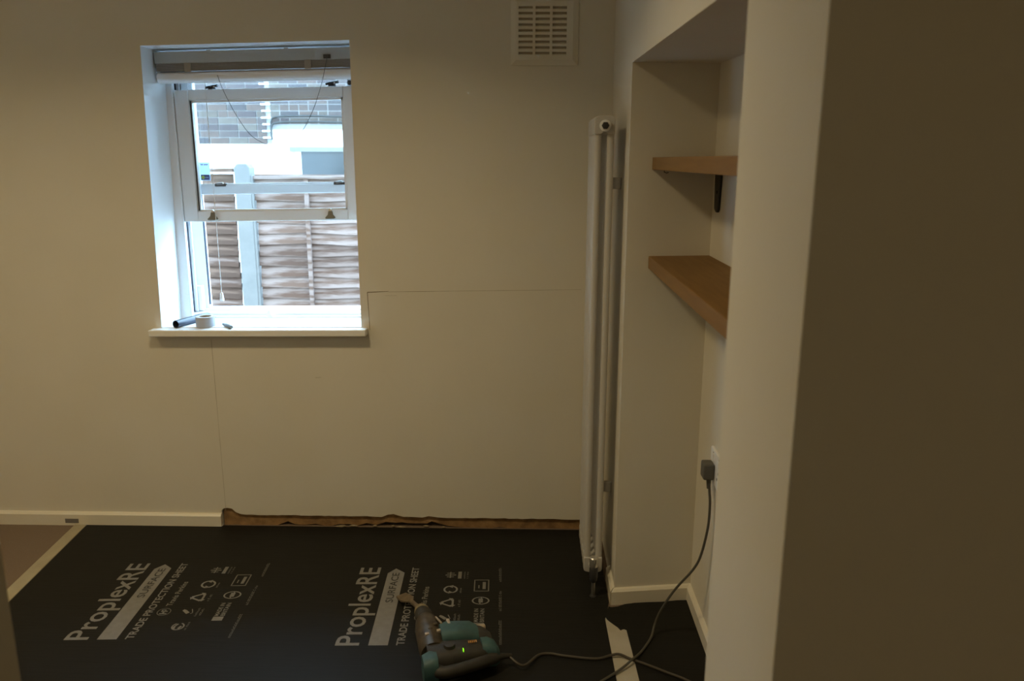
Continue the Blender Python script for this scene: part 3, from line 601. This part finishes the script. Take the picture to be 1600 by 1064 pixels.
# motor housing: teal pod at right angles to the barrel
def ring_sec(stations, n=16, p=3.0):   # superellipse sections (centre, axis u-half, z-half)
    m_ = MB(); k = len(stations)
    for (u, w_, z, hu, hz) in stations:
        for i in range(n):
            an = 2 * math.pi * i / n; cx, cy = math.cos(an), math.sin(an)
            m_.v.append(tuple(L(u + hu * math.copysign(abs(cx) ** (2 / p), cx), w_, max(0.0015, z + hz * math.copysign(abs(cy) ** (2 / p), cy)))))
    for j in range(k - 1):
        for i in range(n): i2 = (i + 1) % n; m_.f.append((j * n + i, j * n + i2, (j + 1) * n + i2, (j + 1) * n + i))
    m_.f.append(tuple(range(n))); m_.f.append(tuple((k - 1) * n + i for i in range(n - 1, -1, -1)))
    return m_
dpart(ring_sec([(0.160, 0.030, 0.055, 0.045, 0.050), (0.165, 0.055, 0.056, 0.050, 0.053), (0.163, 0.095, 0.055, 0.046, 0.052), (0.160, 0.130, 0.053, 0.048, 0.050), (0.150, 0.152, 0.050, 0.040, 0.044)]), 'motor_housing', 'teal')
dpart(ring_sec([(0.147, 0.150, 0.048, 0.044, 0.046), (0.142, 0.168, 0.046, 0.042, 0.044), (0.130, 0.192, 0.042, 0.030, 0.034)]), 'motor_cap', 'rubber')
dpart(lbox(0.160, 0.178, 0.150, 0.182, 0.052, 0.0885), 'cap_rib', 'bright', bevel=0.004)
# control body between barrel and handle with lamp and marking
bd = dpart(ring_sec([(0.085, -0.025, 0.046, 0.060, 0.043), (0.080, 0.04, 0.047, 0.052, 0.044), (0.080, 0.11, 0.045, 0.046, 0.042), (0.085, 0.165, 0.042, 0.040, 0.036)]), 'control_body', 'rubber')
dpart(MB().tube([L(0.075, 0.045, 0.088), L(0.075, 0.045, 0.099)], [0.019, 0.017], 18), 'mode_dial', 'rubber', bd)
dpart(lbox(0.044, 0.054, 0.084, 0.0863, 0.084, 0.0920), 'power_lamp', 'led', bd)
m_ = MB()
for i in range(5): m_.hexa([L(u, w_, z) for z in (0.0885, 0.0905) for w_ in (0.108 + i * 0.006, 0.111 + i * 0.006) for u in (0.078, 0.090)])
dpart(m_, 'orange_marking', 'orange', bd)
# rear D-handle
hp = [L(0.075, -0.020, 0.048), L(0.030, -0.012, 0.050), L(0.006, 0.012, 0.050), L(0.006, 0.05, 0.050), L(0.018, 0.10, 0.049), L(0.032, 0.150, 0.048), L(0.050, 0.190, 0.045)]
sp = spline(hp, 5)
dpart(MB().tube(sp, [0.026 - 0.007 * min(1, i / 10) for i in range(len(sp))], 14), 'rear_handle', 'rubber')
dpart(ring_sec([(0.040, -0.045, 0.045, 0.036, 0.040), (0.040, -0.02, 0.049, 0.042, 0.046), (0.038, 0.000, 0.048, 0.036, 0.044)]), 'rear_cover', 'teal')
dpart(ring_sec([(0.085, 0.150, 0.046, 0.034, 0.044), (0.082, 0.172, 0.046, 0.037, 0.045), (0.076, 0.192, 0.043, 0.034, 0.040), (0.070, 0.204, 0.040, 0.022, 0.026)]), 'handle_joint', 'teal')
dpart(lbox(0.024, 0.040, 0.06, 0.115, 0.040, 0.056), 'trigger', 'black', bevel=0.003)
dpart(MB().tube([L(0.048, 0.186, 0.044), L(0.055, 0.215, 0.040), L(0.060, 0.245, 0.034)], [0.013, 0.010, 0.007], 12), 'cord_guard', 'rubber')
g = L(0.058, 0.235, 0.036)
cab = [tuple(g), (-0.01, 2.245, 0.022), (0.04, 2.318, 0.011), (0.08, 2.328, 0.010), (0.125, 2.318, 0.0095), (0.226, 2.305, 0.0095), (0.275, 2.320, 0.012), (0.305, 2.324, 0.0145), (0.341, 2.310, 0.0078), (0.39, 2.277, 0.0102), (0.444, 2.241, 0.0102), (0.507, 2.198, 0.0102), (0.56, 2.13, 0.0102), (0.55, 1.95, 0.0102)]
sp = spline(cab, 8); dpart(MB().tube(sp, 0.0045, 10), 'power_cord', 'cableb')

# ================================================================== outside
tag(MB().box(-9, 4, 3.56, 14, -0.30, -0.20).build('ground', 'ground'), 'grey paved ground outside', None, kind='structure')
FY = 5.12
def board_mesh(length, seed):
    r = random.Random(seed); m_ = MB(); n = 12; h = 0.096
    bt_ = [0.004 * math.sin(i * r.uniform(.6, 1.4) + seed) + r.uniform(-0.003, 0.003) for i in range(n + 1)]
    P = []
    for i in range(n + 1):
        x = -length / 2 + length * i / n
        P.append([(x, -0.016, bt_[i]), (x, 0.0, h), (x, 0.006, h), (x, -0.006, bt_[i])])
    for row in P: m_.v += row
    for i in range(n):
        for k in range(4): m_.f.append((i * 4 + k, (i + 1) * 4 + k, (i + 1) * 4 + (k + 1) % 4, i * 4 + (k + 1) % 4))
    m_.f.append((0, 1, 2, 3)); m_.f.append((n * 4 + 3, n * 4 + 2, n * 4 + 1, n * 4))
    return m_
def fence(x0, x1, top_z, battens, lab, seed, pick):
    o0 = ((x0 + x1) / 2, FY, -0.2); e = empty('timber_fence', o0, lab, 'fence'); r = random.Random(seed); meshes = []
    for k in range(4):
        for mt_ in BOARDS:
            o = board_mesh(x1 - x0 - 0.03, seed * 10 + k).build('board', mt_, e); meshes.append(o.data); bpy.data.objects.remove(o)
    z = -0.19
    while z < top_z - 0.075:
        me = meshes[r.randrange(4) * 4 + r.choice(pick)]; o = bpy.data.objects.new('board', me); COL.objects.link(o); o.parent = e
        o.location = (r.uniform(-0.004, 0.004), -0.01, z + 0.2); o.rotation_euler = (0, r.uniform(-0.004, 0.004), 0); z += 0.0695
    MB().box(x0 + 0.01, x1 - 0.01, FY - 0.035, FY + 0.03, top_z - 0.022, top_z).build('capping', BOARDS[2], e, o0, bevel=0.003)
    for b in battens:
        MB().box(b - 0.013, b + 0.013, FY - 0.047, FY - 0.024, -0.19, top_z - 0.022).build('batten', BOARDS[2], e, o0, bevel=0.002)
fence(-3.69, -1.868, 1.542, (-3.665, -2.75), 'brown lapped timber fence panel left of the concrete post', 3, (3, 3, 1, 3, 0))
fence(-1.762, 0.06, 1.497, (-1.416, -0.85, -0.25), 'greyed lapped timber fence panel right of the concrete post', 5, (0, 2, 0, 1, 2))
pp = MB().prism([(-1.866, FY - 0.05, -0.2), (-1.766, FY - 0.05, -0.2), (-1.766, FY - 0.05, 1.545), (-1.785, FY - 0.05, 1.572), (-1.845, FY - 0.05, 1.572), (-1.866, FY - 0.05, 1.548)], (0, 0.1, 0))
po = empty('fence_post', (-1.816, FY, -0.2), 'pale concrete fence post between the two fence panels', 'post')
pp.build('post_shaft', 'concrete', po, po.location, bevel=0.006)
MB().box(-1.766, -1.752, FY - 0.045, FY + 0.045, -0.2, 1.50).build('post_rebate', 'concrete', po, po.location, bevel=0.003)

# neighbouring house
HY = 9.5; HO = (-2.8, HY, -0.2)
hs = empty('neighbouring_house', HO, 'brick house with white rendered lower wall beyond the fence', 'building')
def hpart(mb_, name, m, parent=None, **k): return mb_.build(name, m, parent or hs, HO, **k)
bw_mat = bpy.data.materials.new('distant_brickwork'); bw_mat.use_nodes = True; nt = bw_mat.node_tree; bs = nt.nodes['Principled BSDF']; bs.inputs['Roughness'].default_value = 0.95
tc = nt.nodes.new('ShaderNodeTexCoord'); mp = nt.nodes.new('ShaderNodeMapping'); mp.inputs['Rotation'].default_value = (math.radians(90), 0, 0); bkn = nt.nodes.new('ShaderNodeTexBrick')
bkn.inputs['Color1'].default_value = (0.09, 0.07, 0.06, 1); bkn.inputs['Color2'].default_value = (0.07, 0.055, 0.048, 1); bkn.inputs['Mortar'].default_value = (0.15, 0.135, 0.125, 1)
bkn.inputs['Scale'].default_value = 1.0; bkn.inputs['Brick Width'].default_value = 0.225; bkn.inputs['Row Height'].default_value = 0.075; bkn.inputs['Mortar Size'].default_value = 0.006
nt.links.new(tc.outputs['Object'], mp.inputs[0]); nt.links.new(mp.outputs[0], bkn.inputs['Vector']); nt.links.new(bkn.outputs[0], bs.inputs['Base Color'])
BZ0, BZT = 1.77, 2.82
wallb = hpart(MB().box(-7.5, 2.5, HY + 0.005, HY + 0.3, BZ0 - 0.02, BZT), 'brick_wall', 'mortar', smooth=False)
up_ = hpart(MB().box(-7.5, 2.5, HY, HY + 0.3, BZT, 3.4), 'upper_brickwork', bw_mat, smooth=False)
hpart(MB().prism([(-7.6, HY - 0.3, 3.42), (-7.6, HY + 4, 4.3), (-7.6, HY + 4.2, 4.2), (-7.6, HY - 0.3, 3.34)], (10.2, 0, 0)), 'roof', 'roofing', smooth=False)
bmesh_cache = []
for b_ in BRICKS:
    o = MB().box(-0.1065, 0.1065, -0.05, 0.05, -0.0325, 0.0325).build('brick', b_, hs, bevel=0); m0 = o.data; bpy.data.objects.remove(o)
    o = MB().box(-0.0505, 0.0505, -0.05, 0.05, -0.0325, 0.0325).build('brick', b_, hs, bevel=0); m1 = o.data; bpy.data.objects.remove(o)
    bmesh_cache.append((m0, m1))
rb = random.Random(11); XC = -3.02; cnt = 0
def brick(x, z, half, proud=0.0):
    global cnt
    o = bpy.data.objects.new('brick', rb.choice(bmesh_cache)[1 if half else 0]); COL.objects.link(o); o.parent = wallb
    o.location = (x - HO[0], HY + 0.05 - proud + rb.uniform(-0.003, 0.003) - HO[1], z - HO[2]); cnt += 1
row = 0; z = BZ0 + 0.0375
while z < BZT - 0.02:
    for side in (0, 1):
        if side == 0: x, xe = -4.75, XC
        else: x, xe = XC + 0.004, -1.30
        if side == 1 and z < 1.93 + 0.03: continue
        half = (row + side) % 2 == 0
        if half: pos = [(x + 0.0505, True)]; x += 0.1125
        else: pos = []
        while x + 0.2 < xe:
            if rb.random() < 0.22 and x + 0.33 < xe: pos.append((x + 0.0505, True)); x += 0.1125
            else: pos.append((x + 0.1065, False)); x += 0.225
        if xe - x > 0.09: pos.append((x + 0.0505, True))
        for px, hf in pos: brick(px, z, hf, 0.006 if side == 0 else 0.0)
    row += 1; z += 0.075
for k in range(12): hpart(MB().box(XC - 0.10 + rb.uniform(-.01, .01), XC + 0.004, HY - 0.012, HY + 0.02, BZ0 + 0.075 * k + 0.066, BZ0 + 0.075 * k + 0.082), 'mortar_smear', 'mortarw', wallb)
rd = hpart(MB().prism([(-7.5, HY - 0.015, -0.2), (2.5, HY - 0.015, -0.2), (2.5, HY - 0.015, 1.932), (XC + 0.01, HY - 0.015, 1.932), (XC + 0.01, HY - 0.015, BZ0), (-7.5, HY - 0.015, BZ0)], (0, 0.3, 0)), 'rendered_wall', 'render', smooth=False)
wn = hpart(MB().box(-2.80, -1.50, HY - 0.06, HY - 0.014, 1.685, 1.738), 'window_lintel', 'concrete', rd)
wd_ = hpart(MB().box(-2.745, -1.55, HY - 0.018, HY - 0.0145, 1.42, 1.688), 'window', 'houseglass', hs)
hpart(MB().box(-2.745, -2.68, HY - 0.030, HY - 0.016, 1.42, 1.688), 'window_frame', 'upvc', wd_)
hpart(MB().box(-2.10, -2.05, HY - 0.030, HY - 0.016, 1.42, 1.688), 'window_frame', 'upvc', wd_)
hpart(MB().box(-2.68, -1.55, HY - 0.021, HY - 0.018, 1.555, 1.565), 'glazing_bar', 'houseglass', wd_)
hpart(MB().box(-2.80, -1.50, HY - 0.08, HY - 0.014, 1.385, 1.42), 'window_ledge', 'upvc', wd_)
for zc, dz in ((2.085, 0.0), (2.020, 0.0)):
    hpart(MB().tube(spline([(XC + 0.012, HY - 0.03, zc - 0.20), (XC + 0.014, HY - 0.03, zc - 0.06), (XC + 0.10, HY - 0.03, zc - 0.006), (-2.5, HY - 0.03, zc + 0.003), (-2.2, HY - 0.03, zc - 0.004), (-1.3, HY - 0.03, zc)], 6), 0.011, 8), 'wall_cable', 'black', wallb)
for o in scn.objects:      # plain category words for the setting
    if o.parent is None and o.get('kind') == 'structure' and 'category' not in o:
        o['category'] = {'baseboard': 'skirting', 'trim': 'header'}.get(o.name.split('_')[0], o.name.split('_')[0])
